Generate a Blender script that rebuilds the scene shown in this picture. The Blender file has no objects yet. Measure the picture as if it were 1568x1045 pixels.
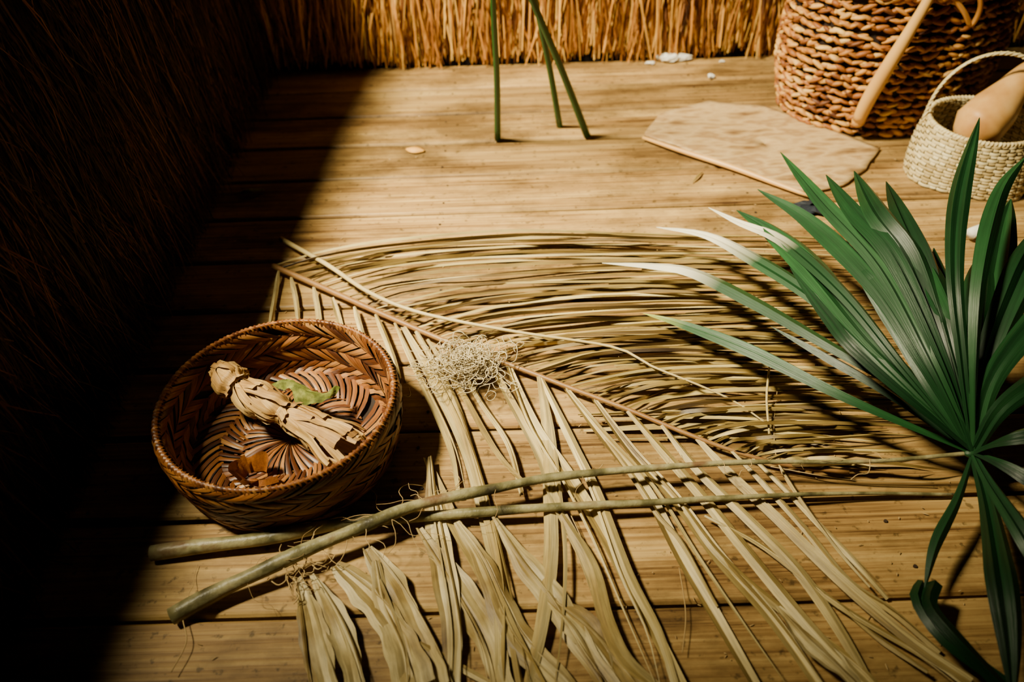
import bpy, math, random
from mathutils import Vector, Matrix
random.seed(7)
R_=random.random
def U(a,b): return random.uniform(a,b)
sc=bpy.context.scene

# ---------------------------------------------------------------- camera
F_PX=1220.0                      # focal length for a 1568-wide frame (28 mm lens)
pitch=math.radians(42); roll=math.radians(1.9)
CAM=Vector((0,0,1.0))
Fw=Vector((0,math.cos(pitch),-math.sin(pitch)))
U0=Vector((0,math.sin(pitch),math.cos(pitch))); X0=Vector((1,0,0))
Rt=X0*math.cos(roll)-U0*math.sin(roll)
Up=U0*math.cos(roll)+X0*math.sin(roll)
cd=bpy.data.cameras.new("camera"); cam=bpy.data.objects.new("camera",cd)
sc.collection.objects.link(cam); sc.camera=cam
cd.sensor_width=36; cd.lens=36*F_PX/1568; cd.clip_start=.02
cam.matrix_world=Matrix((( Rt.x,Up.x,-Fw.x,CAM.x),(Rt.y,Up.y,-Fw.y,CAM.y),(Rt.z,Up.z,-Fw.z,CAM.z),(0,0,0,1)))
cd.dof.use_dof=True; cd.dof.focus_distance=1.3; cd.dof.aperture_fstop=2.8

def P(u,v,z=0.0):
    """survey measurement: point at height z above the floor"""
    d=Fw+Rt*((u-784)/F_PX)-Up*((v-522.5)/F_PX)
    t=(z-CAM.z)/d.z
    return CAM+d*t

# ---------------------------------------------------------------- materials
def mat(name,cols,nscale=(6,6,6),noise=0.5,rough=.6,stripe=0,stripes=6,tip=None,tip_at=.85,bump=0.0,bscale=60,
        island=0.6,trans=0,spec=.4,detail=4,streak=0,suv=(14,3),pw=1.28):
    m=bpy.data.materials.new(name); m.use_nodes=True
    cols=[tuple(q**pw for q in c) for c in cols]
    n=m.node_tree.nodes; l=m.node_tree.links; b=n["Principled BSDF"]
    b.inputs["Roughness"].default_value=rough
    b.inputs["Specular IOR Level"].default_value=spec
    tc=n.new("ShaderNodeTexCoord"); mp=n.new("ShaderNodeMapping"); mp.inputs["Scale"].default_value=nscale
    l.new(tc.outputs["Object"],mp.inputs["Vector"])
    nz=n.new("ShaderNodeTexNoise"); nz.inputs["Scale"].default_value=1; nz.inputs["Detail"].default_value=detail
    l.new(mp.outputs[0],nz.inputs["Vector"])
    g=n.new("ShaderNodeNewGeometry")
    a=n.new("ShaderNodeMath"); a.operation='MULTIPLY'; a.inputs[1].default_value=island
    l.new(g.outputs["Random Per Island"],a.inputs[0])
    s=n.new("ShaderNodeMath"); s.operation='MULTIPLY_ADD'; s.inputs[1].default_value=noise*1.6
    l.new(nz.outputs["Fac"],s.inputs[0]); l.new(a.outputs[0],s.inputs[2])
    o=n.new("ShaderNodeMath"); o.operation='SUBTRACT'; o.inputs[1].default_value=noise*.8-(1-island)*.5; l.new(s.outputs[0],o.inputs[0])
    cr=n.new("ShaderNodeValToRGB"); e=cr.color_ramp.elements
    while len(e)<len(cols): e.new(.5)
    for i,c in enumerate(cols):
        e[i].position=i/(len(cols)-1); e[i].color=(*c,1)
    l.new(o.outputs[0],cr.inputs[0]); out=cr.outputs[0]
    uv=n.new("ShaderNodeSeparateXYZ"); l.new(tc.outputs["UV"],uv.inputs[0])
    hsrc=None
    if stripe:
        w=n.new("ShaderNodeMath"); w.operation='MULTIPLY'; w.inputs[1].default_value=stripes*6.283
        l.new(uv.outputs[0],w.inputs[0])
        si=n.new("ShaderNodeMath"); si.operation='SINE'; l.new(w.outputs[0],si.inputs[0])
        ma=n.new("ShaderNodeMapRange"); ma.inputs[1].default_value=-1; ma.inputs[3].default_value=1-stripe; ma.inputs[4].default_value=1+stripe*.3
        l.new(si.outputs[0],ma.inputs[0])
        mx=n.new("ShaderNodeVectorMath"); mx.operation='SCALE'; l.new(out,mx.inputs[0]); l.new(ma.outputs[0],mx.inputs["Scale"]); out=mx.outputs[0]
    if streak:
        ofs=n.new("ShaderNodeVectorMath"); ofs.operation='SCALE'; ofs.inputs[0].default_value=(37,91,11); l.new(g.outputs["Random Per Island"],ofs.inputs["Scale"])
        ml=n.new("ShaderNodeVectorMath"); ml.operation='MULTIPLY_ADD'; ml.inputs[1].default_value=(suv[0],suv[1],1)
        l.new(tc.outputs["UV"],ml.inputs[0]); l.new(ofs.outputs[0],ml.inputs[2])
        z=n.new("ShaderNodeTexNoise"); z.inputs["Scale"].default_value=1; z.inputs["Detail"].default_value=5; z.inputs["Roughness"].default_value=.65
        l.new(ml.outputs[0],z.inputs["Vector"])
        r=n.new("ShaderNodeMapRange"); r.inputs[1].default_value=.3; r.inputs[2].default_value=.68; r.inputs[3].default_value=1-streak; r.inputs[4].default_value=1.15
        l.new(z.outputs["Fac"],r.inputs[0])
        mx=n.new("ShaderNodeVectorMath"); mx.operation='SCALE'; l.new(out,mx.inputs[0]); l.new(r.outputs[0],mx.inputs["Scale"]); out=mx.outputs[0]; hsrc=z.outputs["Fac"]
    if tip:
        r=n.new("ShaderNodeMapRange"); r.inputs[1].default_value=tip_at-.08; r.inputs[2].default_value=tip_at+.08
        l.new(uv.outputs[1],r.inputs[0])
        mx=n.new("ShaderNodeMix"); mx.data_type='RGBA'; l.new(r.outputs[0],mx.inputs[0]); l.new(out,mx.inputs[6]); mx.inputs[7].default_value=(*tip,1); out=mx.outputs[2]
    l.new(out,b.inputs["Base Color"])
    if bump or hsrc:
        bp=n.new("ShaderNodeBump"); bp.inputs["Distance"].default_value=.003
        if hsrc: bp.inputs["Strength"].default_value=.3; l.new(hsrc,bp.inputs["Height"])
        else:
            n2=n.new("ShaderNodeTexNoise"); n2.inputs["Scale"].default_value=bscale; n2.inputs["Detail"].default_value=5
            l.new(tc.outputs["Object"],n2.inputs["Vector"])
            bp.inputs["Strength"].default_value=bump; l.new(n2.outputs["Fac"],bp.inputs["Height"])
        l.new(bp.outputs[0],b.inputs["Normal"])
    if trans:
        tr=n.new("ShaderNodeBsdfTranslucent"); l.new(out,tr.inputs[0])
        ms=n.new("ShaderNodeMixShader"); ms.inputs[0].default_value=trans
        l.new(b.outputs[0],ms.inputs[1]); l.new(tr.outputs[0],ms.inputs[2]); l.new(ms.outputs[0],n["Material Output"].inputs[0])
    return m

def floor_material():
    m=bpy.data.materials.new("worn_planks"); m.use_nodes=True
    n=m.node_tree.nodes; l=m.node_tree.links; b=n["Principled BSDF"]
    tc=n.new("ShaderNodeTexCoord"); g=n.new("ShaderNodeNewGeometry")
    off=n.new("ShaderNodeVectorMath"); off.operation='SCALE'; off.inputs[0].default_value=(13,3,7); l.new(g.outputs["Random Per Island"],off.inputs["Scale"])
    ad=n.new("ShaderNodeVectorMath"); ad.operation='ADD'; l.new(tc.outputs["Object"],ad.inputs[0]); l.new(off.outputs[0],ad.inputs[1])
    def noise(scale,det,vecscale,rough=.6,src=None,dist=0):
        mp=n.new("ShaderNodeMapping"); mp.inputs["Scale"].default_value=vecscale; l.new(src or ad.outputs[0],mp.inputs[0])
        z=n.new("ShaderNodeTexNoise"); z.inputs["Scale"].default_value=scale; z.inputs["Detail"].default_value=det; z.inputs["Roughness"].default_value=rough; z.inputs["Distortion"].default_value=dist
        l.new(mp.outputs[0],z.inputs["Vector"]); return z
    gr=noise(3,8,(1.1,52,1),.66,dist=.25)
    big=noise(2,3,(.7,9,1),.5,dist=.6)
    mixg=n.new("ShaderNodeMath"); mixg.operation='MULTIPLY_ADD'; mixg.inputs[1].default_value=.4
    l.new(big.outputs["Fac"],mixg.inputs[0])
    h=n.new("ShaderNodeMath"); h.operation='MULTIPLY'; h.inputs[1].default_value=.6; l.new(gr.outputs["Fac"],h.inputs[0]); l.new(h.outputs[0],mixg.inputs[2])
    cr=n.new("ShaderNodeValToRGB"); e=cr.color_ramp.elements
    e[0].position=.36; e[0].color=(.095,.042,.012,1); e[1].position=.66; e[1].color=(.60,.40,.145,1)
    q=e.new(.47); q.color=(.33,.188,.060,1)
    l.new(mixg.outputs[0],cr.inputs[0])
    st=noise(2.4,9,(1,1.8,1),.70,src=tc.outputs["Object"])
    sr=n.new("ShaderNodeValToRGB"); sr.color_ramp.elements[0].position=.38; sr.color_ramp.elements[0].color=(.28,.25,.22,1); sr.color_ramp.elements[1].position=.56; sr.color_ramp.elements[1].color=(1,1,1,1)
    l.new(st.outputs["Fac"],sr.inputs[0])
    mu=n.new("ShaderNodeMix"); mu.data_type='RGBA'; mu.blend_type='MULTIPLY'; mu.inputs[0].default_value=.85
    l.new(cr.outputs[0],mu.inputs[6]); l.new(sr.outputs[0],mu.inputs[7])
    sp=noise(60,3,(1,1,1),.6,src=tc.outputs["Object"])
    spr=n.new("ShaderNodeMapRange"); spr.inputs[1].default_value=.31; spr.inputs[2].default_value=.40; spr.inputs[3].default_value=.45; spr.inputs[4].default_value=1; l.new(sp.outputs["Fac"],spr.inputs[0])
    rp=n.new("ShaderNodeMapRange"); rp.inputs[3].default_value=.70; rp.inputs[4].default_value=1.15; l.new(g.outputs["Random Per Island"],rp.inputs[0])
    mm=n.new("ShaderNodeMath"); mm.operation='MULTIPLY'; l.new(rp.outputs[0],mm.inputs[0]); l.new(spr.outputs[0],mm.inputs[1])
    sc2=n.new("ShaderNodeVectorMath"); sc2.operation='SCALE'; l.new(mu.outputs[2],sc2.inputs[0]); l.new(mm.outputs[0],sc2.inputs["Scale"])
    mk=n.new("ShaderNodeMapping"); mk.inputs["Scale"].default_value=(1.3,4.2,0.01); l.new(ad.outputs[0],mk.inputs[0])
    vo=n.new("ShaderNodeTexVoronoi"); vo.inputs["Scale"].default_value=1.0; l.new(mk.outputs[0],vo.inputs["Vector"])
    kr=n.new("ShaderNodeMapRange"); kr.inputs[1].default_value=.015; kr.inputs[2].default_value=.06; l.new(vo.outputs["Distance"],kr.inputs[0])
    km=n.new("ShaderNodeMix"); km.data_type='RGBA'; l.new(kr.outputs[0],km.inputs[0]); km.inputs[6].default_value=(.09,.035,.01,1); l.new(sc2.outputs[0],km.inputs[7])
    l.new(km.outputs[2],b.inputs["Base Color"])
    b.inputs["Roughness"].default_value=.48; b.inputs["Specular IOR Level"].default_value=.3
    bp=n.new("ShaderNodeBump"); bp.inputs["Strength"].default_value=.3; bp.inputs["Distance"].default_value=.002
    l.new(gr.outputs["Fac"],bp.inputs["Height"]); l.new(bp.outputs[0],b.inputs["Normal"])
    return m

M_floor=floor_material()
M_dark=mat("dark_underfloor",[(.008,.005,.003),(.014,.008,.005)],rough=.9)
M_nail=mat("rusty_nail",[(.04,.025,.015),(.08,.05,.03)],rough=.7)
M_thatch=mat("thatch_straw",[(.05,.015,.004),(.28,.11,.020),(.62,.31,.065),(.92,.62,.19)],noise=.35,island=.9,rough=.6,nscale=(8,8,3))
M_thatchL=mat("thatch_straw_shaded",[(.010,.004,.0015),(.018,.007,.0025),(.03,.011,.004),(.17,.065,.018)],noise=.15,island=.95,rough=.6,nscale=(8,8,3),spec=.15,pw=1.0)  # same straw for the left wall, its shade put into the colour
M_thback=mat("thatch_core",[(.008,.003,.001),(.015,.006,.002)],nscale=(60,60,4),rough=.9,pw=1.0)
M_dry=mat("dry_palm_leaflet",[(.16,.10,.035),(.44,.33,.13),(.66,.54,.27),(.84,.73,.45)],noise=.6,island=.6,rough=.48,streak=.5,suv=(5,5),nscale=(9,9,9),trans=.04)
M_dryW=mat("crumpled_dry_leaflet",[(.17,.10,.035),(.44,.33,.14),(.66,.55,.30),(.84,.75,.50)],noise=.9,island=.4,rough=.48,streak=.5,suv=(6,3),nscale=(14,14,14),trans=.04)
M_dryU=mat("dry_palm_leaflet_olive",[(.06,.032,.009),(.20,.13,.038),(.46,.345,.125),(.82,.68,.33)],noise=.5,island=.85,rough=.45,streak=.5,suv=(4,5),nscale=(7,7,7))
M_rach=mat("frond_midrib",[(.14,.065,.025),(.32,.18,.07),(.46,.30,.13)],rough=.45,nscale=(12,12,12),bump=.3)
M_pale=mat("pale_midrib",[(.40,.30,.13),(.72,.60,.32)],rough=.45,nscale=(12,12,12))
M_pet=mat("palm_petiole",[(.06,.05,.03),(.20,.18,.09),(.42,.38,.22),(.24,.15,.08)],noise=1.4,island=.1,rough=.42,nscale=(20,20,20),bump=.5,bscale=90,detail=6)
M_green=mat("fan_palm_green",[(.010,.042,.016),(.024,.090,.034),(.050,.155,.058)],noise=.5,island=.7,rough=.40,streak=.45,suv=(9,1.5),nscale=(8,8,8),trans=.06,spec=.4)
M_greenY=mat("fan_palm_yellow_tip",[(.014,.07,.022),(.03,.13,.040)],noise=.5,rough=.42,streak=.3,suv=(9,1.5),tip=(.32,.36,.03),tip_at=.92,trans=.06)
M_greenW=mat("fan_palm_bleached_tip",[(.016,.07,.026),(.035,.12,.042)],noise=.5,rough=.45,streak=.25,suv=(9,1.5),tip=(.70,.64,.48),tip_at=.74,trans=.06)
M_reed=mat("green_reed",[(.018,.08,.016),(.045,.15,.032)],noise=.6,rough=.4,nscale=(20,20,5))
M_wick=mat("red_brown_splint",[(.05,.016,.005),(.16,.058,.015),(.33,.145,.042),(.48,.27,.10)],noise=.35,island=.75,rough=.42,stripe=.2,stripes=2,nscale=(20,20,20))
M_wickD=mat("basket_core",[(.015,.006,.003),(.04,.016,.006)],rough=.8)
M_husk=mat("corn_husk",[(.24,.12,.035),(.56,.35,.13),(.78,.57,.26)],noise=.6,island=.6,rough=.55,streak=.5,suv=(12,2),nscale=(25,25,25),trans=.05)
M_huskR=mat("corn_husk_rust",[(.22,.075,.015),(.50,.22,.05)],noise=.6,rough=.5,streak=.4,suv=(3,12),nscale=(20,20,20),trans=.15)
M_gleaf=mat("curled_green_leaf",[(.05,.06,.015),(.17,.19,.045),(.32,.33,.10)],noise=1.2,rough=.75,streak=.5,suv=(4,14),nscale=(60,60,60),spec=.15)
M_rope=mat("hyacinth_rope",[(.11,.032,.007),(.38,.15,.030),(.66,.35,.090),(.84,.58,.23)],noise=.5,island=.8,rough=.55,streak=.5,suv=(6,3),nscale=(10,10,10))
M_hand=mat("pale_wood_handle",[(.62,.35,.11),(.80,.53,.21)],noise=.8,rough=.4,nscale=(8,8,8))
M_cream=mat("cream_splint",[(.42,.31,.13),(.68,.56,.31),(.84,.76,.50)],noise=.4,island=.7,rough=.5,nscale=(20,20,20))
M_gourd=mat("dried_gourd",[(.46,.23,.07),(.67,.40,.15),(.80,.55,.26)],noise=1.1,island=.1,rough=.42,nscale=(14,14,14),spec=.25)
M_sheath=mat("palm_sheath",[(.24,.14,.06),(.44,.30,.14),(.58,.43,.23),(.40,.26,.12),(.54,.40,.21)],noise=1.7,island=.0,rough=.7,nscale=(9,24,9),bump=.2,bscale=150,detail=10)
M_moss=mat("spanish_moss",[(.36,.29,.17),(.76,.66,.44)],island=.9,noise=.2,rough=.8)
M_white=mat("white_plaster",[(.72,.70,.64),(.88,.86,.80)],rough=.7,nscale=(30,30,30),bump=.8)
M_yleaf=mat("yellow_leaf",[(.60,.32,.06),(.72,.44,.12)],rough=.6,nscale=(20,20,20))
M_blue=mat("dark_cloth",[(.012,.018,.03),(.03,.04,.06)],rough=.7,bump=.5,nscale=(20,20,20))
M_string=mat("bast_fibre",[(.40,.27,.12),(.66,.50,.26)],island=.8,noise=.2,rough=.7)

# ---------------------------------------------------------------- mesh builder
def cr(pts,n):
    """catmull-rom through pts, n samples -> list of Vector"""
    pts=[Vector(p) for p in pts]
    if len(pts)==2: return [pts[0].lerp(pts[1],i/(n-1)) for i in range(n)]
    q=[pts[0]*2-pts[1]]+pts+[pts[-1]*2-pts[-2]]
    L=[0]
    for i in range(len(pts)-1): L.append(L[-1]+(pts[i+1]-pts[i]).length)
    out=[]
    for k in range(n):
        s=L[-1]*k/(n-1); i=0
        while i<len(pts)-2 and s>L[i+1]: i+=1
        t=(s-L[i])/max(1e-9,L[i+1]-L[i]); t=min(1,max(0,t))
        a,b,c,d=q[i],q[i+1],q[i+2],q[i+3]
        out.append(.5*((2*b)+(c-a)*t+(2*a-5*b+4*c-d)*t*t+(3*b-a-3*c+d)*t**3))
    return out
def tang(p,i):
    a=p[max(0,i-1)]; b=p[min(len(p)-1,i+1)]; d=b-a
    return d.normalized() if d.length>1e-9 else Vector((0,1,0))
class MB:
    def __init__(s): s.v=[];s.f=[];s.uv=[];s.mi=[];s.minz=None;s.sharp=set()
    def add(s,co):
        co=Vector(co)
        if s.minz is not None and co.z<s.minz: co.z=s.minz
        s.v.append(co); return len(s.v)-1
    def face(s,ids,uvs,mi=0): s.f.append(ids);s.uv.append(uvs);s.mi.append(mi)
    def grid(s,G,mi=0,closeu=False):
        """G[i][j] world points; i along, j across"""
        ids=[[s.add(c) for c in row] for row in G]; n=len(G); m=len(G[0])
        for i in range(n-1):
            for j in range(m if closeu else m-1):
                k=(j+1)%m
                u0,u1=j/(m if closeu else m-1),(j+1)/(m if closeu else m-1); v0,v1=i/(n-1),(i+1)/(n-1)
                s.face([ids[i][j],ids[i][k],ids[i+1][k],ids[i+1][j]],[(u0,v0),(u1,v0),(u1,v1),(u0,v1)],mi)
        return ids
    def ribbon(s,pts,wf,fold=.25,tw=0,tw1=None,up=Vector((0,0,1)),mi=0,flat=False,pleats=1,crumple=0):
        G=[];n=len(pts);m=2*pleats+1
        cs=[U(-1,1) for _ in range(m)]; cp=[U(0,6) for _ in range(m)]
        for i,p in enumerate(pts):
            t=i/(n-1); T=tang(pts,i); S=T.cross(up)
            if S.length<1e-4: S=Vector((1,0,0))
            S.normalize(); N=S.cross(T).normalized()
            a=tw+((tw1-tw)*t if tw1 is not None else 0)
            S2=S*math.cos(a)+N*math.sin(a); N2=N*math.cos(a)-S*math.sin(a)
            w=wf(t)*.5
            if flat: G.append([p-S2*w,p+S2*w]); continue
            row=[]
            for k in range(m):
                x=-1+2*k/(m-1); hgt=(k%2)*fold*2/pleats
                if crumple: hgt+=crumple*(cs[k]*.5+math.sin(t*9+cp[k])*.5)
                row.append(p+S2*w*x+N2*w*hgt)
            G.append(row)
        ids=s.grid(G,mi)
        if not flat:
            for i in range(n-1):
                for k in range(1,m-1): s.sharp.add(tuple(sorted((ids[i][k],ids[i+1][k]))))
    def tube(s,pts,rf,n=8,mi=0,cap=True):
        G=[];up=Vector((.13,.2,1)).normalized();N=None
        for i,p in enumerate(pts):
            T=tang(pts,i)
            if N is None:
                N=T.cross(up)
                if N.length<.01: N=T.cross(Vector((1,0,0)))
            N=(N-T*N.dot(T)).normalized(); B=T.cross(N); r=rf(i/(len(pts)-1)) if callable(rf) else rf
            G.append([p+(N*math.cos(2*math.pi*k/n)+B*math.sin(2*math.pi*k/n))*r for k in range(n)])
        ids=s.grid(G,mi,True)
        if cap:
            s.face(list(reversed(ids[0])),[(.5,0)]*n,mi); s.face(ids[-1],[(.5,1)]*n,mi)
    def box(s,a,b,mi=0):
        x0,y0,z0=a;x1,y1,z1=b
        c=[s.add(q) for q in [(x0,y0,z0),(x1,y0,z0),(x1,y1,z0),(x0,y1,z0),(x0,y0,z1),(x1,y0,z1),(x1,y1,z1),(x0,y1,z1)]]
        for f in [(3,2,1,0),(4,5,6,7),(0,1,5,4),(1,2,6,5),(2,3,7,6),(3,0,4,7)]:
            s.face([c[k] for k in f],[(0,0),(1,0),(1,1),(0,1)],mi)
    def ell(s,c,A,B,C,mi=0,nu=8,nv=6):
        G=[]
        for i in range(nv+1):
            ph=-math.pi/2+math.pi*i/nv; ph=max(-1.5,min(1.5,ph))
            G.append([Vector(c)+A*math.sin(ph)+(B*math.cos(2*math.pi*k/nu)+C*math.sin(2*math.pi*k/nu))*math.cos(ph) for k in range(nu)])
        s.grid(G,mi,True)
    def obj(s,name,mats,parent=None,smooth=True,solid=0):
        me=bpy.data.meshes.new(name); me.from_pydata([tuple(v) for v in s.v],[],s.f)
        uv=me.uv_layers.new(name="UVMap"); k=0
        for fi,f in enumerate(s.f):
            for q in s.uv[fi]: uv.data[k].uv=q; k+=1
        for m in mats: me.materials.append(m)
        me.polygons.foreach_set("material_index",s.mi)
        me.polygons.foreach_set("use_smooth",[smooth]*len(s.f))
        if s.sharp:
            for e in me.edges:
                if tuple(sorted(e.vertices)) in s.sharp: e.use_edge_sharp=True
        me.update()
        o=bpy.data.objects.new(name,me); sc.collection.objects.link(o)
        if parent: o.parent=parent
        if solid:
            md=o.modifiers.new("thick","SOLIDIFY"); md.thickness=solid; md.offset=0
        return o
def empty(name):
    o=bpy.data.objects.new(name,None); o.empty_display_size=.05; sc.collection.objects.link(o); return o

# ---------------------------------------------------------------- room
WX=-.72; WY=P(900,93).y; XR=2.3
y_ref=P(650,937).y; bw=.1655
mb=MB(); y=y_ref-bw*8
while y<WY:
    gp_=.0036+U(-.001,.002)
    y0=y+gp_; y1=min(y+bw-.0028,WY+.05); c=.0055; zt=U(-.002,0)
    prof=[(y0,-.03),(y0,zt-c),(y0+c*.5,zt-c*.3),(y0+c,zt),(y1-c,zt),(y1-c*.5,zt-c*.3),(y1,zt-c),(y1,-.03)]
    xs=[WX-.1+ (XR+.1-WX)*k/40 for k in range(41)]
    G=[]
    for x in xs:
        d=.0014*math.sin(x*3+y*17)+U(-.0004,.0004)
        G.append([(x,a+(d if k<4 else -d),b) for k,(a,b) in enumerate(prof)])
    mb.grid(G)
    y+=bw
mb.box((WX-.1,-.9,-.06),(XR,WY+.05,-.031),1)
y=y_ref-bw*8
while y<WY-.1:
    for jx in (-.15,.55,1.25,1.9):
        for q in (.25,.75):
            cx,cy=jx+U(-.01,.01),y+bw*q+U(-.005,.005)
            mb.tube([Vector((cx,cy,-.002)),Vector((cx,cy,.0006))],.0028,8,2)
    y+=bw
mb.obj("floor",[M_floor,M_dark,M_nail],smooth=False)

# back wall: reed thatch
mb=MB()
mb.box((WX-.1,WY+.03,-.03),(XR,WY+.12,1.15),1)
def strand(mb,p0,p1,w,bow,mi=0,up=Vector((0,-1,0)),tw=0):
    m=(p0+p1)/2+bow
    mb.ribbon(cr([p0,m,p1],5),lambda t:w*(1-.55*t),tw=tw,up=up,mi=mi,flat=True)
for i in range(4300):
    x=U(WX,XR)
    cl=.5+.5*math.sin(x*23+math.sin(x*7)*2)
    if i<2900: zb=max(.002,random.gauss(.010+.025*cl,.014)); L=U(.12,.45)
    else: zb=U(.05,.8); L=U(.2,.4)
    zt=min(1.14,zb+L); lean=random.gauss(0,.055)
    p0=Vector((x+lean*(zt-zb)*2.2,WY+.035-U(0,.03),zt)); p1=Vector((x,WY+.028-U(0,.06),zb))
    strand(mb,p0,p1,U(.003,.009),Vector((U(-.012,.012),U(-.02,0),0)),tw=U(-1,1))
mb.obj("wall_back",[M_thatch,M_thback],smooth=False)

# left wall: low shaggy thatch; unseen top edge, rising backward, shaped for its floor shadow
LK=[(-.7,.44),(.5,.49),(.72,.56),(.95,.665),(1.3,.71),(1.75,.79),(2.1,.91),(2.6,1.04)]
def LHf(y):
    for i in range(len(LK)-1):
        if y<=LK[i+1][0]:
            f=max(0,(y-LK[i][0])/(LK[i+1][0]-LK[i][0])); f=f*f*(3-2*f) if 0<i<3 else f
            return LK[i][1]*(1-f)+LK[i+1][1]*f
    return LK[-1][1]
mb=MB()
rows_=[]
for k in range(34):
    yy=-.6+(WY+.62)*k/33
    h=LHf(yy)-.02
    rows_.append([Vector((WX-.09,yy,-.03)),Vector((WX-.01,yy,-.03)),Vector((WX-.01,yy,h)),Vector((WX-.09,yy,h))])
mb.grid(rows_,1,True)
for i in range(9000):
    yy=U(-.55,WY-.02); zt=U(.12,LHf(yy)); L=U(.15,.42); zb=max(.004,zt-L)
    out=U(0,.045)*(1 if R_()<.93 else 1.8)
    p0=Vector((WX-.012+U(0,.012),yy,zt)); p1=Vector((WX+out,yy+random.gauss(0,.06),zb))
    strand(mb,p0,p1,U(.0018,.0045),Vector((U(0,.015),U(-.02,.02),0)),up=Vector((1,0,0)),tw=U(-.9,.9))
mb.tube([Vector((WX-.05,-.6+(WY+.6)*k/24,LHf(-.6+(WY+.6)*k/24)-.015)) for k in range(25)],.022,10,2)
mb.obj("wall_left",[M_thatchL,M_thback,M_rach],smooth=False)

# ---------------------------------------------------------------- green reeds
for (b,pz,top,tz,r) in [((762,213),0,(755,0),.42,.0085),((857,193),0,(818,-8),.40,.0085),((899,208),0,(810,-12),.42,.0095)]:
    a=P(*b,0.002); t=P(*top,tz*.98)
    d=(t-a); e=a+d*2.1; e.y=min(e.y,WY-.07)
    mb=MB(); mb.tube(cr([a,a+d*.5+Vector((.003,0,0)),t,e],24),lambda q:r*(1-.55*q),8)
    mb.obj("green_reed",[M_reed])

# ---------------------------------------------------------------- dry palm frond
frond=empty("dried_palm_frond")
rach_px=[(418,408),(470,430),(560,470),(640,505),(720,538),(800,566),(880,597),(960,627),(1040,660),(1120,690),(1200,712),(1300,724)]
RZ=.018
rach=cr([P(u,v,RZ) for u,v in rach_px],60)
def rpx(t):
    i=t*(len(rach_px)-1); k=min(len(rach_px)-2,int(i)); f=i-k
    a,b=rach_px[k],rach_px[k+1]; return (a[0]+(b[0]-a[0])*f,a[1]+(b[1]-a[1])*f)
mb=MB(); mb.tube(rach,lambda t:.0055*(1-.6*t)+.001,8); mb.obj("rachis",[M_rach],frond)
mb=MB(); mb.minz=.0015
N=70
wl=lambda w:(lambda t:w*min(1,.45+t*3)*(1-max(0,(t-.55)/.45)**1.5*.9))
for i in range(N):
    t=(i+U(-.35,.35))/N; t=max(0,min(1,t)); a=rpx(t*.97)
    ye=362+(735-362)*t+U(-12,12); xe=1260+U(-110,130)+t*110
    xe=min(xe,1470)
    z=.004+U(0,.026)
    mid=[]
    for f,arch in ((.10,-.62),(.25,-1.0),(.5,-1.0),(.78,-.5)):
        A=26*(1-t)**.8+5
        mid.append((a[0]+(xe-a[0])*f,a[1]+(ye-a[1])*f+A*arch+U(-3,3)))
    pts=[P(a[0],a[1],RZ)]+[P(u,v,z+.008*math.sin(3*k+i)) for k,(u,v) in enumerate(mid)]+[P(xe,ye,.004+U(0,.008))]
    mb.ribbon(cr(pts,24),wl(U(.005,.0105)),fold=U(.3,.8)*random.choice((1,1,-1)),tw=U(-.6,.6),tw1=U(-1,1))
for i in range(40):
    y0=U(380,700); x0=U(700,1000)+ (y0-400)*.7; y1=y0+U(-10,22)-6
    pts=[P(x0,y0,.004),P(x0+160,y0-6+U(-3,3),.01),P(min(1430,x0+340),y1,.004)]
    if x0<1230: mb.ribbon(cr(pts,12),wl(U(.004,.009)),fold=.5,tw=U(-.6,.6))
mb.obj("leaflets_upper",[M_dryU],frond)
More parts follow.
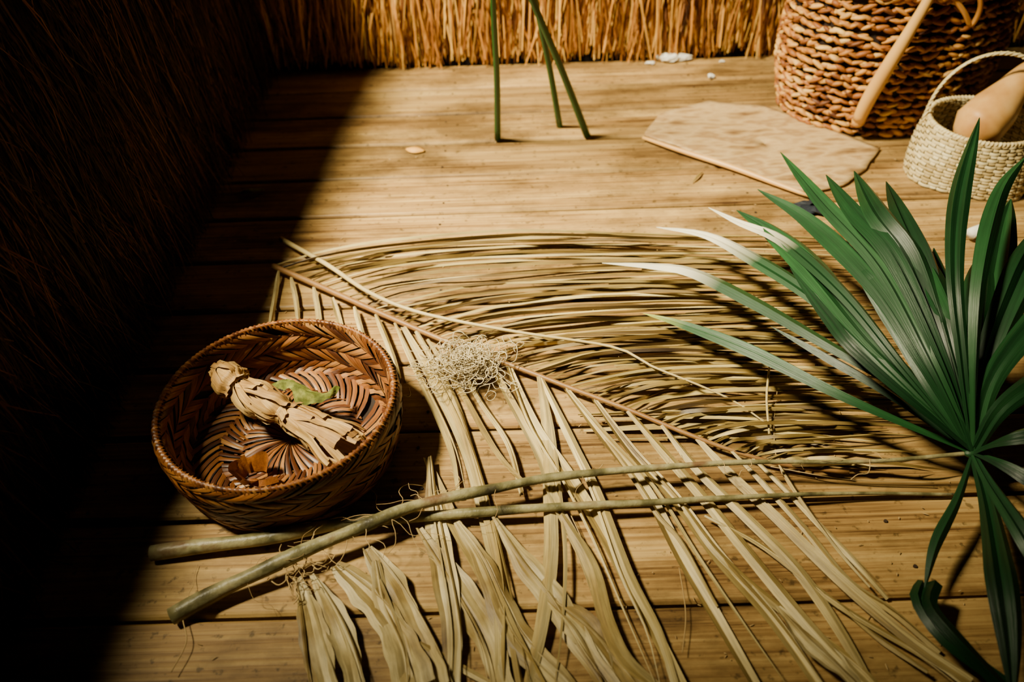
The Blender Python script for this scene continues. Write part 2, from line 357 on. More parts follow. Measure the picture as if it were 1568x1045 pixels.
low=[
 ([(425,415),(420,450),(413,500)],.010),([(445,425),(452,460),(458,500)],.010),([(478,440),(485,475),(492,510)],.011),
 ([(508,455),(520,490),(528,520)],.011),([(540,470),(555,510),(566,545)],.011),([(575,482),(595,530),(610,580)],.012),
 ([(605,495),(640,570),(690,680),(700,760)],.011),
 ([(620,500),(668,595),(715,690),(742,790),(760,900),(768,1045)],.019),
 ([(640,508),(690,610),(722,700),(748,800),(775,930),(800,1060)],.016),
 ([(655,520),(705,600),(760,690),(800,740)],.010),
 ([(690,530),(735,610),(780,680),(800,760)],.009),
 ([(745,545),(790,630),(825,700),(852,770),(890,850),(930,960),(950,1060)],.017),
 ([(780,560),(820,650),(870,730),(925,820),(985,930),(1045,1055)],.020),
 ([(826,577),(838,650),(842,740),(845,850),(830,960),(808,1060)],.021),
 ([(830,580),(880,680),(915,760),(960,880),(1010,970),(1035,1060)],.015),
 ([(866,595),(925,670),(990,750),(1045,850),(1105,960),(1165,1060)],.020),
 ([(910,612),(970,690),(1030,760),(1100,850),(1180,945),(1260,1060)],.020),
 ([(962,630),(1020,700),(1080,770),(1160,870),(1240,960),(1335,1060)],.020),
 ([(1016,652),(1070,720),(1140,790),(1215,870),(1280,960),(1340,1060)],.017),
 ([(1068,672),(1120,730),(1190,795),(1280,885),(1390,980),(1490,1045)],.017),
 ([(1120,690),(1170,745),(1230,810),(1300,890),(1365,935),(1440,1000)],.012),
 ([(1150,700),(1200,745),(1250,800),(1310,860),(1362,918)],.009),
 ([(1190,710),(1230,770),(1280,840),(1330,900)],.007),
 ([(1040,770),(1100,850),(1190,930),(1300,1010),(1350,1060)],.012),
 ([(1080,790),(1170,840),(1290,930),(1420,1010),(1480,1050)],.008),
 ([(1230,890),(1290,930),(1350,980),(1420,1030)],.008),
 ([(900,640),(960,720),(1010,790),(1040,830),(1100,930)],.010),
 ([(655,700),(665,780),(680,880),(692,970),(690,1060)],.030),
 ([(650,700),(690,790),(740,880),(790,980),(835,1060)],.020),
 ([(700,800),(735,860),(770,940),(800,990),(870,1060)],.036),
 ([(755,790),(800,860),(850,920),(900,1000),(940,1060)],.032),
 ([(845,920),(890,960),(930,1010),(960,1060)],.042),
 ([(640,810),(700,900),(750,980),(770,1060)],.036),
 ([(860,790),(905,870),(930,950),(960,1010),(1010,1060)],.021),
 ([(1190,930),(1240,980),(1290,1030),(1320,1060)],.034),
 ([(455,885),(470,940),(485,1000),(500,1060)],.034),
 ([(480,880),(510,940),(530,1000),(545,1060)],.030),
 ([(515,865),(560,910),(605,970),(640,1060)],.048),
 ([(560,840),(600,900),(640,980),(665,1060)],.042),
 ([(575,860),(590,930),(615,1000),(620,1060)],.032),
 ([(640,985),(700,1020),(770,1060)],.010),
]
mb=MB(); mb.minz=.0012
for k,(path,w) in enumerate(low):
    pts=[]
    for j,(u,v) in enumerate(path):
        z=(RZ if j==0 and k<24 else .006+U(0,.014)) 
        pts.append(P(u+U(-3,3),v,z))
    wide=w>.022
    if wide:
        wf=lambda t,w=w,q=U(0,6),q2=U(0,6):w*(min(1,.3+t*2.4))*(1+.2*math.sin(7*t+q)+.06*math.sin(31*t+q2))
        mb.ribbon(cr(pts,34),wf,fold=U(.08,.18)*random.choice((1,-1)),tw=U(-.25,.25),tw1=U(-.5,.5),pleats=2,crumple=.16,mi=1)
        for r in range(2):
            sh=Vector((U(-.5,.5)*w,U(-.1,.1)*w,.004))
            mb.ribbon(cr([p+sh*(j+1)/3 for j,p in enumerate(pts)],20),wl(U(.003,.006)),fold=.4,tw=U(-.5,.5),mi=1)
    else:
        wf=lambda t,w=w:w*min(1,.5+t*2.5)*(1-.35*max(0,(t-.7)/.3))
        f=U(.15,.4)*random.choice((1,1,-1))
        mb.ribbon(cr(pts,28),wf,fold=f,tw=U(-.3,.3),tw1=U(-.7,.7),crumple=.12)
        if R_()<.6:
            sh=Vector((U(-.8,.8)*w,0,.002))
            mb.ribbon(cr([p+sh*(j/2) for j,p in enumerate(pts)],20),wl(U(.003,.007)),fold=.5,tw=U(-.5,.5),tw1=U(-.8,.8))
mb.obj("leaflets_lower",[M_dry,M_dryW],frond)

mb=MB(); mb.tube(cr([P(u,v,z) for u,v,z in [(430,366,.012),(500,405,.03),(560,445,.035),(620,472,.035),(690,490,.035),(800,510,.035),(940,532,.035),(1000,562,.03),(1070,590,.03),(1130,618,.02),(1185,658,.012)]],40),lambda t:.0055*(1-.75*t),8)
mb.obj("palm_leaf_midrib",[M_pale])
mb=MB(); mb.tube(cr([P(1178,563,.03),P(1174,610,.034),P(1178,665,.02)],8),.002,6); mb.obj("dry_twig",[M_pale])

# ---------------------------------------------------------------- fan palm leaf with its long petiole
fan=empty("fan_palm_leaf")
HUB=(1490,694); HZ=.075
hub=P(*HUB,HZ)
mb=MB()
pa=cr([P(262,945,.013),P(330,908,.020),P(400,875,.028),P(470,842,.036),P(560,805,.040),P(620,780,.042),P(680,764,.042),P(760,748,.042),P(850,731,.040),P(1000,717,.040),P(1150,708,.045),P(1330,707,.055),hub],90)
ra=lambda t:.0122-.009*min(1,t*1.25)+.0009*math.sin(t*55)*(1-t)
mb.tube(pa,ra,12)
mb.obj("petiole",[M_pet],fan)
def blade(mb,path,w,mi=0,fold=.5,tw=0,tw1=0,n=30,peak=.6):
    pts=[hub]+[P(u,v,z) for u,v,z in path]
    wf=lambda t:w*((.30+.70*min(1,t/peak)) if t<peak else (1-((t-peak)/(1-peak))**2.0)*.96+.04)
    mb.ribbon(cr(pts,n),wf,fold=fold,tw=tw,tw1=tw1,mi=mi,pleats=2 if w>.032 else 1)
mb=MB(); mb.minz=.002
B=[
 ([(1300,612,.10),(1150,538,.085),(1045,497,.06),(985,480,.045)],.038,1,.35,-.2),
 ([(1385,600,.12),(1260,525,.12),(1150,462,.10),(1060,418,.08),(1000,408,.07),(922,403,.06)],.032,2,.25,.2),
 ([(1370,575,.13),(1250,460,.14),(1150,395,.12),(1080,360,.10),(1005,348,.085)],.034,2,.25,.3),
 ([(1380,560,.15),(1290,450,.17),(1200,370,.15),(1130,340,.13),(1085,318,.12)],.034,2,.3,.0),
 ([(1400,590,.12),(1330,520,.14),(1240,410,.15),(1180,355,.14),(1128,322,.13)],.056,0,.45,.3),
 ([(1415,560,.16),(1340,440,.19),(1240,340,.18),(1160,290,.17)],.056,0,.4,-.3),
 ([(1430,560,.17),(1350,410,.21),(1260,310,.21),(1195,233,.20)],.042,0,.45,.2),
 ([(1440,550,.17),(1370,400,.23),(1310,330,.23),(1265,268,.22)],.058,0,.45,-.4),
 ([(1445,540,.17),(1395,400,.22),(1345,330,.24),(1308,262,.23)],.054,0,.45,.1),
 ([(1455,540,.17),(1420,420,.21),(1385,340,.22),(1357,278,.21)],.054,0,.45,-.2),
 ([(1465,540,.16),(1440,470,.20),(1400,390,.20),(1380,330,.2)],.054,0,.5,.4),
 ([(1475,560,.18),(1462,420,.26),(1470,300,.29),(1500,180,.32)],.034,0,.35,.2),
 ([(1490,560,.18),(1500,420,.26),(1530,300,.29),(1572,238,.30)],.032,0,.35,-.2),
 ([(1495,560,.15),(1520,430,.20),(1535,350,.22),(1548,305,.22)],.060,0,.4,.1),
 ([(1510,560,.16),(1560,430,.22),(1610,330,.24)],.058,0,.4,-.2),
 ([(1520,580,.16),(1600,480,.22),(1690,400,.22)],.052,0,.4,.2),
 ([(1540,620,.15),(1640,560,.18),(1740,520,.15)],.05,0,.4,-.1),
 ([(1560,670,.14),(1660,660,.15),(1760,660,.1)],.045,0,.4,-.1),
 ([(1540,715,.10),(1600,750,.10),(1680,800,.05)],.045,0,.4,.2),
 ([(1515,740,.09),(1580,840,.10),(1640,960,.05)],.034,0,.4,.1),
 ([(1512,770,.08),(1532,880,.10),(1545,980,.08),(1552,1080,.05)],.040,0,.45,-.2),
 ([(1466,765,.07),(1432,835,.06),(1415,905,.045)],.018,0,.35,.2),
 ([(1355,600,.10),(1260,545,.10),(1180,500,.1)],.022,0,.4,.2),
 ([(1400,620,.14),(1310,540,.17),(1270,490,.17),(1210,410,.17)],.032,0,.4,-.3),
 ([(1430,600,.13),(1380,510,.16),(1330,430,.19),(1290,390,.18)],.048,0,.4,-.1),
 ([(1450,600,.13),(1415,510,.15),(1375,430,.17),(1350,370,.18)],.050,0,.4,.2),
 ([(1472,600,.13),(1468,510,.15),(1440,430,.17),(1430,380,.18)],.050,0,.4,.0),
 ([(1482,600,.13),(1490,510,.17),(1500,430,.2),(1512,380,.2)],.050,0,.4,.3),
]
for path,w,mi,fo,tw in B: blade(mb,path,w*.95,mi,fo,tw,tw*.3+U(-.2,.2))
mb.ribbon(cr([P(1416,895,.045),P(1412,925,.05),P(1445,975,.05),P(1500,1020,.035),P(1560,1062,.02)],14),lambda t:.032*min(1,.6+t*3)*(1-.2*t),fold=.4,tw=.2,mi=0,pleats=2)
mb.ribbon(cr([P(1432,895,.05),P(1425,930,.055),P(1470,985,.055),P(1530,1050,.03)],14),lambda t:.018,fold=.4,tw=-.3,mi=0)
mb.ell(hub,Vector((.014,0,0)),Vector((0,.010,0)),Vector((0,0,.007)),0)
mb.obj("blades",[M_green,M_greenY,M_greenW],fan)

mb=MB()
mb.tube(cr([P(232,848,.011),P(300,838,.014),P(400,826,.018),P(470,812,.022),P(540,800,.020),P(640,792,.018),P(720,786,.022),P(850,777,.026),P(980,771,.026),P(1080,765,.026),P(1220,758,.022),P(1340,756,.014),P(1460,758,.007)],60),lambda t:.0105*(1-.86*min(1,t*1.15))+.0012+.0006*math.sin(t*48)*(1-t),12)
mb.obj("palm_stalk",[M_pet])

mb=MB(); mb.minz=.001
for i in range(50):
    t=random.choice((U(.02,.5),U(.15,.35),U(.5,.95))); p=pa[int(t*89)]
    L=U(.03,.11); a=U(0,6.28); pts=[p+Vector((0,0,.004))]
    for k in range(4):
        a+=U(-1,1); q=pts[-1]+Vector((math.cos(a),math.sin(a)*.8,U(-.5,.12)))*L/4; pts.append(q)
    mb.tube(cr(pts,12),U(.0003,.0007),4)
for i in range(20):
    c=P(455+U(-18,30),872+U(-12,14),.03); pts=[c]
    a=U(0,6.28)
    for k in range(4):
        a+=U(-1.4,1.4); pts.append(pts[-1]+Vector((math.cos(a),math.sin(a),U(-.5,.4)))*.011)
    mb.tube(cr(pts,12),U(.0004,.0009),4)
for path in [[(1190,600),(1185,660),(1195,720),(1240,790)],[(1040,870),(1050,940),(1045,1000)],[(280,950),(285,985),(262,1030)],[(1000,560),(1015,572),(1060,590)],[(870,780),(900,850),(905,905)],[(1430,740),(1300,735),(1180,715)]]:
    mb.tube(cr([P(u,v,.012) for u,v in path],14),.0008,4)
mb.obj("bast_fibres",[M_string],fan)

# ---------------------------------------------------------------- spanish moss
mb=MB(); mb.minz=.002
mc=P(712,560,.03)
for i in range(300):
    r=abs(random.gauss(0,.5)); th=U(0,6.28)
    c=mc+Vector((math.cos(th)*r*.085,math.sin(th)*r*.06,U(-.015,.022)*(1-min(1,r))))
    a=U(0,6.28); pts=[c]; sgn=random.choice((-1,1)); e=U(-.6,.6)
    for k in range(6):
        a+=sgn*U(.3,1.5); pts.append(pts[-1]+Vector((math.cos(a),math.sin(a),math.sin(e+k*.9)*.6))*U(.007,.014))
    mb.tube(cr(pts,18),U(.0005,.0010),4)
for i in range(14):
    a=U(-.5,.8) if i%2 else U(2.6,3.6); pts=[mc+Vector((math.cos(a)*.04,math.sin(a)*.03,0))]
    for k in range(4): a+=U(-.5,.5); pts.append(pts[-1]+Vector((math.cos(a),math.sin(a),U(-.4,.2)))*.017)
    mb.tube(cr(pts,12),.0006,4)
mb.obj("spanish_moss",[M_moss])

# ---------------------------------------------------------------- basket helpers
def surf(C,prof,th,s,ex=1,ey=1,off=0):
    r,z=prof(s); r2,z2=prof(min(1,s+.01)); r1,z1=prof(max(0,s-.01))
    dr,dz=r2-r1,z2-z1; L=math.hypot(dr,dz) or 1; nr,nz=-dz/L,dr/L
    r+=nr*off; z+=nz*off
    return Vector((C.x+r*ex*math.cos(th),C.y+r*ey*math.sin(th),C.z+z))
def shell(mb,C,prof,ex,ey,mi,off=0,n=64,m=16,s0=0,s1=1):
    mb.grid([[surf(C,prof,2*math.pi*k/n,s0+(s1-s0)*i/m,ex,ey,off) for k in range(n)] for i in range(m+1)],mi,True)
def herring(mb,C,prof,rows,cols,amp,mi,slant,ex=1,ey=1,s0=0,s1=1,base=0,wfrac=.86):
    for i in range(rows):
        a0=s0+(s1-s0)*(i-.12)/rows; a1=s0+(s1-s0)*(i+1.12)/rows
        a0=max(0,a0);a1=min(1,a1)
        d=1 if i%2 else -1; dt=2*math.pi/cols; rr=U(0,1)
        for j in range(cols):
            if R_()<.015: continue
            th=dt*(j+rr)+U(-.1,.1)*dt; G=[]; tilt=U(-.5,.5); kk=U(.8,1.4)
            for a in range(6):
                fa=a/5; s=a0+(a1-a0)*fa
                row=[]
                for b in range(3):
                    tt=th+d*slant*dt*(fa-.5)+(b/2-.5)*dt*wfrac
                    h=base+amp*kk*(math.sin(math.pi*fa)**.7)+amp*.25*(1 if b==1 else 0)+amp*tilt*(b/2-.5)
                    row.append(surf(C,prof,tt,s,ex,ey,h))
                G.append(row)
            mb.grid(G,mi)

# ---------------------------------------------------------------- plaited bowl basket + contents
BH=.115
cl=P(240,672,BH); cr_=P(613,588,BH); ct=P(440,480,BH); cb=P(365,748,BH)
BR=((cr_-cl).length+(ct-cb).length)/4*.965
BC=Vector(((cl.x+cr_.x+ct.x+cb.x)/4+.004,(cl.y+cr_.y+ct.y+cb.y)/4+.007,0))
bowl=empty("woven_bowl_basket")
def prof_in(s):
    if s<.38: q=s/.38; return (BR*(1-.07*q),BH-(BH-.022)*q)
    q=(s-.38)/.62; e=math.sin(min(1,q*6)*math.pi/2)
    return (BR*.93*(1-q)+.0005,.022-.010*e)
def prof_out(s):
    return (BR*(.93+.10*math.sin(s*math.pi*.62)),.003+(BH-.003)*s)
mb=MB()
C0=Vector((BC.x,BC.y,0))
shell(mb,C0,lambda s:(prof_in(s)[0]+.002,prof_in(s)[1]-.002),1,1,1,0,72,24)
shell(mb,C0,lambda s:(prof_out(s)[0]-.003,prof_out(s)[1]),1,1,1,0,72,12)
mb.grid([[Vector((C0.x+BR*.92*q*math.cos(2*math.pi*k/72),C0.y+BR*.92*q*math.sin(2*math.pi*k/72),.003)) for k in range(72)] for q in (.01,1)],1,True)
herring(mb,C0,prof_in,4,58,-.0045,0,2.6,s0=.0,s1=.42,base=-.001)
herring(mb,C0,prof_in,2,56,-.005,0,3.4,s0=.42,s1=.74,base=-.001,wfrac=.72)
herring(mb,C0,prof_in,1,38,-.005,0,1.5,s0=.70,s1=.98,base=-.001,wfrac=.72)
herring(mb,C0,prof_out,6,54,-.0035,0,2.4,base=-.001)
rim=[Vector((C0.x+(BR+.001)*math.cos(a),C0.y+(BR+.001)*math.sin(a),BH+.001)) for a in [2*math.pi*k/120 for k in range(121)]]
mb.tube(rim,.0036,8,0,False)
for k in range(150):
    a=2*math.pi*k/150+U(-.006,.006); rr=BR+.001
    c=Vector((C0.x+rr*math.cos(a),C0.y+rr*math.sin(a),BH+.003)); T=Vector((-math.sin(a),math.cos(a),0)); Rr=Vector((math.cos(a),math.sin(a),0))
    pts=[c-Rr*.005-T*.004-Vector((0,0,.008)),c-Rr*.0035-T*.002,c+Vector((0,0,.0022)),c+Rr*.0036+T*.002,c+Rr*.005+T*.005-Vector((0,0,.009))]
    mb.ribbon(pts,lambda t:.0052,fold=.1,flat=True)
mb.obj("basket_body",[M_wick,M_wickD],bowl)

# corn husk doll
doll=empty("corn_husk_doll")
d0=P(338,570,.095); d1=P(522,688,.060)
ax=(d1-d0); T=ax.normalized(); S=T.cross(Vector((0,0,1))).normalized(); Nn=S.cross(T)
def dr(t):
    k=[(0,.014),(.04,.021),(.12,.023),(.17,.0115),(.22,.018),(.36,.024),(.5,.019),(.56,.0105),(.62,.018),(.8,.022),(1,.031)]
    for i in range(len(k)-1):
        if t<=k[i+1][0]:
            f=(t-k[i][0])/(k[i+1][0]-k[i][0]); f=f*f*(3-2*f); return k[i][1]*(1-f)+k[i+1][1]*f
    return k[-1][1]
def dc(t): return d0+ax*t+Nn*(.004*math.sin(t*4))+S*.006*math.sin(t*5)
mb=MB()
mb.tube([dc(i/30) for i in range(28)],lambda t:dr(t*.9)*.8,12)
segs=[(-.04,.19,11),(.15,.40,9),(.2,.58,9),(.38,.60,6),(.54,.82,9),(.56,1.05,12),(.75,1.1,8)]
for (ta,tb,cnt) in segs:
    for i in range(cnt):
        a=2*math.pi*(i+U(-.2,.2))/cnt; t0=ta+U(-.015,.02); t1=tb+U(-.05,.04)
        G=[];wv=U(.014,.024);ph=U(0,6); lift=U(.001,.008); endl=U(0,.012); tws=U(-1.2,1.2)
        cs=[U(-.0022,.0022) for _ in range(5)]
        for k in range(14):
            f=k/13; t=t0+(t1-t0)*f; q=dr(max(0,min(1,t)))+lift*math.sin(math.pi*f)+endl*max(0,f-.6)*2.5
            aa=a+tws*(f-.5)*.5; row=[]
            for b in range(5):
                x=(b/2-1); an=aa+x*wv*.5*(1-.15*math.sin(ph+5*f))/max(.012,q)
                row.append(dc(t)+(S*math.cos(an)+Nn*math.sin(an))*(q+cs[b]+.0018*math.sin(b*2.6+ph+5*f)))
            G.append(row)
        mb.grid(G)
for tt in (.17,.56):
    for w in range(4):
        mb.tube([dc(tt+.010*(w-1.5))+(S*math.cos(q)+Nn*math.sin(q))*(dr(tt)+.0045) for q in [6.283*k/20 for k in range(21)]],.0019,6,1,False)
mb.obj("husk_body",[M_husk,M_string],doll)

# wrinkled dry-green leaf inside bowl
mb=MB()
g=cr([P(412,592,.070),P(430,584,.082),P(449,587,.086),P(464,599,.082),P(485,605,.080),P(503,602,.076),P(516,590,.068)],44)
ph=[U(0,6) for _ in range(9)]
G=[]
for i,p in enumerate(g):
    t=i/43; T_=tang(g,i); S_=T_.cross(Vector((0,0,1))).normalized(); N_=S_.cross(T_); w=.0135*math.sin(math.pi*min(.97,max(.05,t)))**.5*(1+.28*math.sin(14*t)+U(-.08,.08))
    row=[]
    for k in range(9):
        x=-1+k/4
        hgt=-.7*abs(x)**1.3+.16*math.sin(19*t+ph[k])+.10*math.sin(41*t+ph[k]*2)
        row.append(p+S_*w*x*(1+.12*math.sin(27*t+ph[k]))+N_*w*hgt)
    G.append(row)
mb.grid(G); mb.obj("curled_leaf",[M_gleaf])
mb=MB()
c=P(385,722,.036)
for ph_,rad,L,hz in ((.3,.020,3.4,.022),(2.0,.016,2.6,.018),(3.9,.021,1.8,.012)):
    G=[]
    for k in range(18):
        q=ph_+L*k/17; rr=rad*(1+.12*math.sin(k*.8))
        o=c+Vector((rr*math.cos(q)*1.15,rr*math.sin(q)*.9,0))
        dd=Vector((math.cos(q),math.sin(q),0))
        G.append([o-dd*.004+Vector((0,0,-.016)),o+Vector((0,0,-.004+.002*math.sin(k*2))),o+dd*.007+Vector((0,0,hz*(.6+.4*math.sin(k*.5+ph_))))])
    mb.grid(G)
mb.ribbon(cr([P(385,738,.028),P(402,740,.032),P(425,734,.028)],8),lambda t:.014,fold=.5)
mb.obj("husk_scrap",[M_huskR])

# ---------------------------------------------------------------- big rope basket
big=empty("rope_basket")
rx,ry,hh=.272,.205,.35
fr=P(1365,214,0); Cb=Vector((fr.x+.012,min(fr.y+ry*.93,WY-ry-.06),0))
def pb(s): return (1*(.90+.13*math.sin(min(1,s*1.15)*math.pi*.75)),.004+hh*s)
def sb(th,s,off=0):
    r,z=pb(s); return Vector((Cb.x+(r*rx+off)*math.cos(th),Cb.y+(r*ry+off)*math.sin(th),z))
mb=MB()
mb.grid([[sb(2*math.pi*k/72,i/12,-.012) for k in range(72)] for i in range(13)],1,True)
mb.grid([[sb(2*math.pi*k/72,i/12,-.024) for k in range(72)] for i in range(13)],1,True)
mb.grid([[Cb+Vector((rx*.88*q*math.cos(2*math.pi*k/72),ry*.88*q*math.sin(2*math.pi*k/72),.006)) for k in range(72)] for q in (.01,1)],1,True)
rows=17;cols=52
for i in range(rows):
    s=(i+.5)/rows
    for lay in (0,1):     # two strands crossing over each other in every course
        for j in range(cols):
            if R_()<.03: continue
            th=2*math.pi*(j+.5*lay+U(-.18,.18)+.3*i)/cols
            c=sb(th,s+U(-.008,.008),-.004+U(-.004,.003)); t1=(sb(th+.02,s)-sb(th-.02,s)).normalized(); upv=Vector((0,0,1)); nn=t1.cross(upv)
            sl=U(.15,.6)*(1 if lay else -.8)
            A=(t1*math.cos(sl)+upv*math.sin(sl)); Bv=(upv*math.cos(sl)-t1*math.sin(sl))
            mb.ell(c,A*U(.013,.021),Bv*U(.0045,.0075),nn*U(.006,.010),0,8,5)
for layer,ph_ in ((0,0),(1,math.pi)):
    pts=[]
    for k in range(361):
        a=2*math.pi*k/360; o=.008*math.cos(a*34+ph_); zz=.008*math.sin(a*34+ph_)
        pts.append(sb(a,1,-.006+o)+Vector((0,0,zz+.004)))
    mb.tube(pts,.009,8,0,False)
mb.obj("basket_body",[M_rope,M_wickD],big)
mb=MB()
def hp(th,s,o): return sb(math.radians(th),s,o)
mb.tube(cr([hp(-114,.16,.014),hp(-112,.35,.024),hp(-108,.6,.03),hp(-103,.85,.03),hp(-99,1.05,.02),hp(-96,1.25,-.02)],24),lambda t:.0145+.003*math.sin(t*5+.5),12)
mb.ell(hp(-114,.15,.014),Vector((0,0,.018)),Vector((.017,0,0)),Vector((0,.015,0)),0,12,8)
mb.tube(cr([hp(-96,1.25,-.02),hp(-70,1.5,-.12)+Vector((0,.05,0)),hp(60,1.5,-.10),hp(80,1.05,0),hp(80,.7,.01)],30),.012,10)
mb.obj("handle",[M_hand],big)
mb=MB()
mb.tube(cr([hp(-92,1.0,.012),hp(-84,1.12,.03),hp(-77,.98,.035),hp(-76,.84,.022),hp(-81,.92,.02),hp(-88,1.02,.01)],30),.006,8)
mb.tube(cr([hp(-60,1.0,.0),hp(-52,1.13,.02),hp(-44,1.0,.03),hp(-42,.86,.02)],20),.007,8)
mb.obj("rope_loop",[M_rope],big)
mb=MB(); Ci=Vector((Cb.x+.08,Cb.y-.01,.21))
pf=lambda s:(.11+.035*s,.15*s)
shell(mb,Ci,pf,1,1,1,.003,48,10); herring(mb,Ci,pf,12,60,-.002,0,.6)
mb.grid([[Ci+Vector((.11*q*math.cos(6.2832*k/48),.11*q*math.sin(6.2832*k/48),.002)) for k in range(48)] for q in (.01,1)],1,True)
mb.tube([Ci+Vector((.146*math.cos(6.2832*k/60),.146*math.sin(6.2832*k/60),.15)) for k in range(61)],.005,8,0,False)
mb.obj("nested_basket",[M_cream,M_wickD],big)

# ---------------------------------------------------------------- small cream basket with gourd
sm=empty("cream_handled_basket")
Rs,Hs=.138,.125
fr=P(1492,305,0); Cs=Vector((fr.x+.034,fr.y+Rs*.93,0))
def sup(th):
    c,s=abs(math.cos(th+.5)),abs(math.sin(th+.5)); return (c**3.2+s**3.2)**(-1/3.2)*.95
def ss(th,s,off=0):
    r=Rs*(1.0-.14*s+.04*math.sin(s*3))*(sup(th)*(1-s)+1*s)+off
    return Vector((Cs.x+r*math.cos(th),Cs.y+r*math.sin(th),.003+Hs*s))
mb=MB()
mb.grid([[ss(2*math.pi*k/72,i/8,-.004) for k in range(72)] for i in range(9)],1,True)
mb.grid([[ss(2*math.pi*k/72,0,-.005).lerp(Vector((Cs.x,Cs.y,.003)),q) for k in range(72)] for q in (.99,0)],1,True)
rows,cols=17,44
for side in (1,-1):
    for i in range(rows):
        for j in range(cols):
            over=(i+j+(side<0))%2; th=2*math.pi*(j+.5)/cols; dt=2*math.pi/cols; s=(i+.5)/rows
            bb=0 if side>0 else -.008; jw=U(.85,1.0)
            G=[]
            if over:
                for a in range(5):
                    q=a/4; t_=th+(q-.5)*dt*1.25; h=bb+side*.0035*math.sin(math.pi*q)
                    G.append([ss(t_,s-.46*jw/rows,h),ss(t_,s,h+side*.0012),ss(t_,s+.46*jw/rows,h)])
            else:
                for a in range(5):
                    q=a/4; s_=max(0,min(1,s+(q-.5)/rows*1.25)); h=bb+side*.0026*math.sin(math.pi*q)
                    G.append([ss(th-.34*dt*jw,s_,h),ss(th,s_,h+side*.001),ss(th+.34*dt*jw,s_,h)])
            mb.grid(G)
mb.tube([ss(2*math.pi*k/90,1.0,-.002) for k in range(91)],.005,8,0,False)
for k in range(90):
    c=ss(2*math.pi*k/90,1.0,-.002); T_=(ss(2*math.pi*(k+1)/90,1,-.002)-c).normalized()
    mb.ell(c,(T_*.5+Vector((0,0,1))).normalized()*.0075,T_*.0035,T_.cross(Vector((0,0,1)))*.0075,0,6,4)
mb.obj("basket_body",[M_cream,M_wickD],sm)
mb=MB()
h0=ss(math.radians(165),.9,.004); h1=ss(math.radians(-15),.9,.004)
arc=[h0+(h1-h0)*(.5-.5*math.cos(math.pi*k/40))+Vector((0,.01*math.sin(math.pi*k/40),.165*math.sin(math.pi*k/40)**.85)) for k in range(41)]
mb.tube(arc,.0036,8)
for w in range(2):
    mb.tube([p+Vector((.0032*math.cos(k*1.3+w*3.14),.0032*math.sin(k*1.3+w*3.14),.003*math.cos(k*1.3+w*3.14))) for k,p in enumerate(cr(arc,90))],.0021,6)
mb.obj("handle",[M_cream],sm)
mb=MB()
ga=Cs+Vector((-.055,-.035,.095)); gb=Cs+Vector((.115,.055,.235))
gp=cr([ga,ga.lerp(gb,.35),ga.lerp(gb,.7)+Vector((0,0,.012)),gb],26)
def gr(t):
    k=[(0,.012),(.05,.036),(.2,.056),(.42,.052),(.62,.036),(.85,.028),(.96,.022),(1,.006)]
    for i in range(len(k)-1):
        if t<=k[i+1][0]:
            f=(t-k[i][0])/(k[i+1][0]-k[i][0]); return k[i][1]*(1-f)+k[i+1][1]*f
    return k[-1][1]
mb.tube(gp,gr,20); o=mb.obj("dried_gourd",[M_gourd])

# ---------------------------------------------------------------- flat palm sheath
mb=MB()
corn=[(985,210),(1010,178),(1085,158),(1170,166),(1255,196),(1346,230),(1325,262),(1290,288),(1235,299),(1150,270),(1060,236)]
out=[]
for i in range(len(corn)):
    a=P(*corn[i]); b=P(*corn[(i+1)%len(corn)])
    for k in range(6): out.append(a.lerp(b,k/6)+Vector((U(-.002,.002),U(-.002,.002),0)))
cen=sum(out,Vector())/len(out); G=[]
for q in (0.01,.2,.4,.6,.8,.93,1):
    row=[]
    for p in out:
        c=cen.lerp(p,q); row.append(c+Vector((0,0,.006+.001*math.sin(c.x*18))))
    G.append(row)
mb.grid(G,0,True)
mb.tube(cr([P(985,211,.010),P(1040,230,.012),P(1120,256,.012),P(1190,282,.012),P(1238,300,.010)],20),lambda t:.005*(.5+math.sin(math.pi*t)*.5),8,1)
mb.obj("palm_sheath",[M_sheath,M_hand],solid=.004)

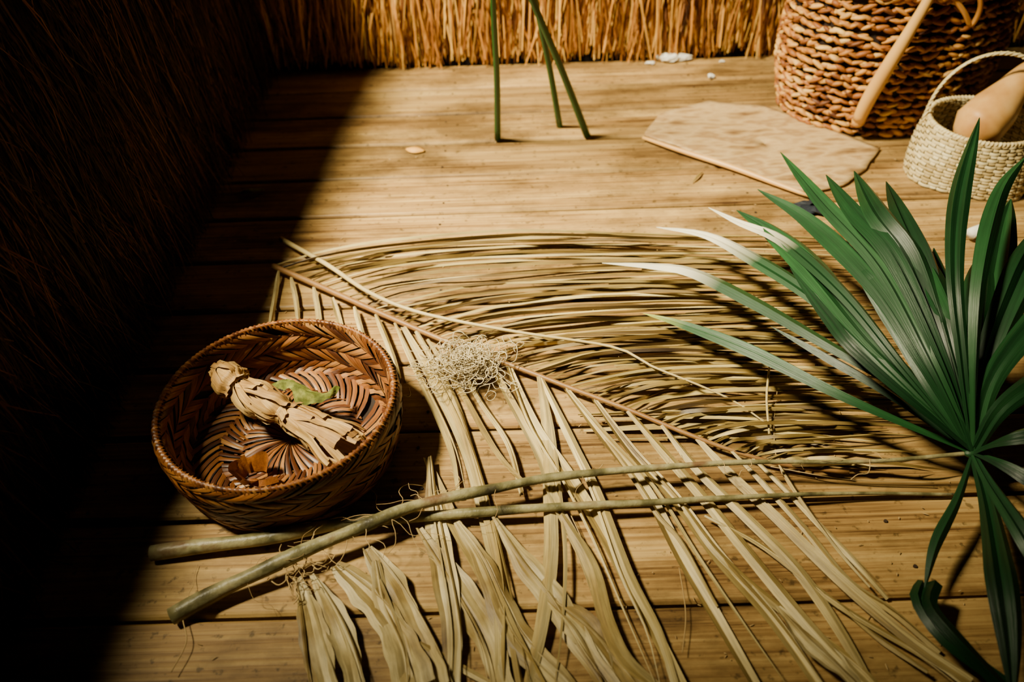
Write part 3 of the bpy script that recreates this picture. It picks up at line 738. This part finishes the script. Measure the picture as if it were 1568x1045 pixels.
# ---------------------------------------------------------------- little things on the floor
def chunk(name,u,v,sx,sy,sz,m,seed):
    random.seed(seed); c=P(u,v,0); mb=MB(); n=20;G=[]
    for i in range(7):
        ph=-math.pi/2+math.pi*i/6; ph=max(-1.45,min(1.45,ph)); G.append([])
        for k in range(n):
            a=2*math.pi*k/n; f=1+.22*math.sin(3*a+seed)+U(-.25,.2)
            G[-1].append(c+Vector((sx*f*math.cos(a)*math.cos(ph),sy*f*math.sin(a)*math.cos(ph),sz*(1+math.sin(ph))*U(.8,1.1))))
    mb.grid(G,0,True); mb.obj(name,[m],smooth=False)
chunk("plaster_chip",1030,94,.052,.016,.012,M_white,1)
chunk("plaster_chip",1088,119,.009,.011,.006,M_white,2)
chunk("plaster_chip",1105,95,.008,.005,.003,M_white,3)
chunk("plaster_chip",996,98,.014,.006,.004,M_white,5)
chunk("crumpled_cloth",1243,322,.05,.03,.008,M_blue,4)
def smleaf(name,pts,w,m):
    mb=MB(); mb.minz=.002
    mb.ribbon(cr([P(*p) for p in pts],12),lambda t:w*math.sin(math.pi*min(.97,max(.04,t)))**.7,fold=.12); mb.obj(name,[m],solid=.0006)
smleaf("fallen_leaf",[(622,228,.003),(635,229,.004),(650,231,.003)],.035,M_yleaf)
smleaf("fallen_leaf",[(362,296,.004),(383,292,.012),(405,290,.006)],.02,M_gleaf)
smleaf("fallen_leaf",[(1060,280,.003),(1068,270,.008),(1076,263,.004)],.006,M_dryU)
mb=MB(); mb.tube(cr([P(1486,358,.02),P(1520,345,.02)],4),.012,14); mb.obj("paper_roll",[M_white])
mb=MB(); random.seed(3)
for i in range(320):
    c=P(U(300,1500),U(120,1040),0); c.z=.0012; a=U(0,3.14); L=U(.0012,.005)
    mb.ell(c,Vector((math.cos(a),math.sin(a),0))*L,Vector((-math.sin(a),math.cos(a),0))*.0008,Vector((0,0,.0007)),0,5,3)
mb.obj("straw_litter",[M_string])

# ---------------------------------------------------------------- light
w=bpy.data.worlds.new("world"); sc.world=w; w.use_nodes=True
bg=w.node_tree.nodes["Background"]; bg.inputs[0].default_value=(1,.85,.6,1); bg.inputs[1].default_value=.0012
ld=bpy.data.lights.new("daylight_shaft",'SPOT'); lo=bpy.data.objects.new("daylight_shaft",ld); sc.collection.objects.link(lo)
lo.location=(-1.8,.95,3.0); tgt=P(770,275)
lo.rotation_euler=(tgt-Vector(lo.location)).to_track_quat('-Z','Y').to_euler()
ld.energy=2950; ld.color=(1,.885,.57); ld.spot_size=math.radians(44.5); ld.spot_blend=1.0; ld.shadow_soft_size=.26
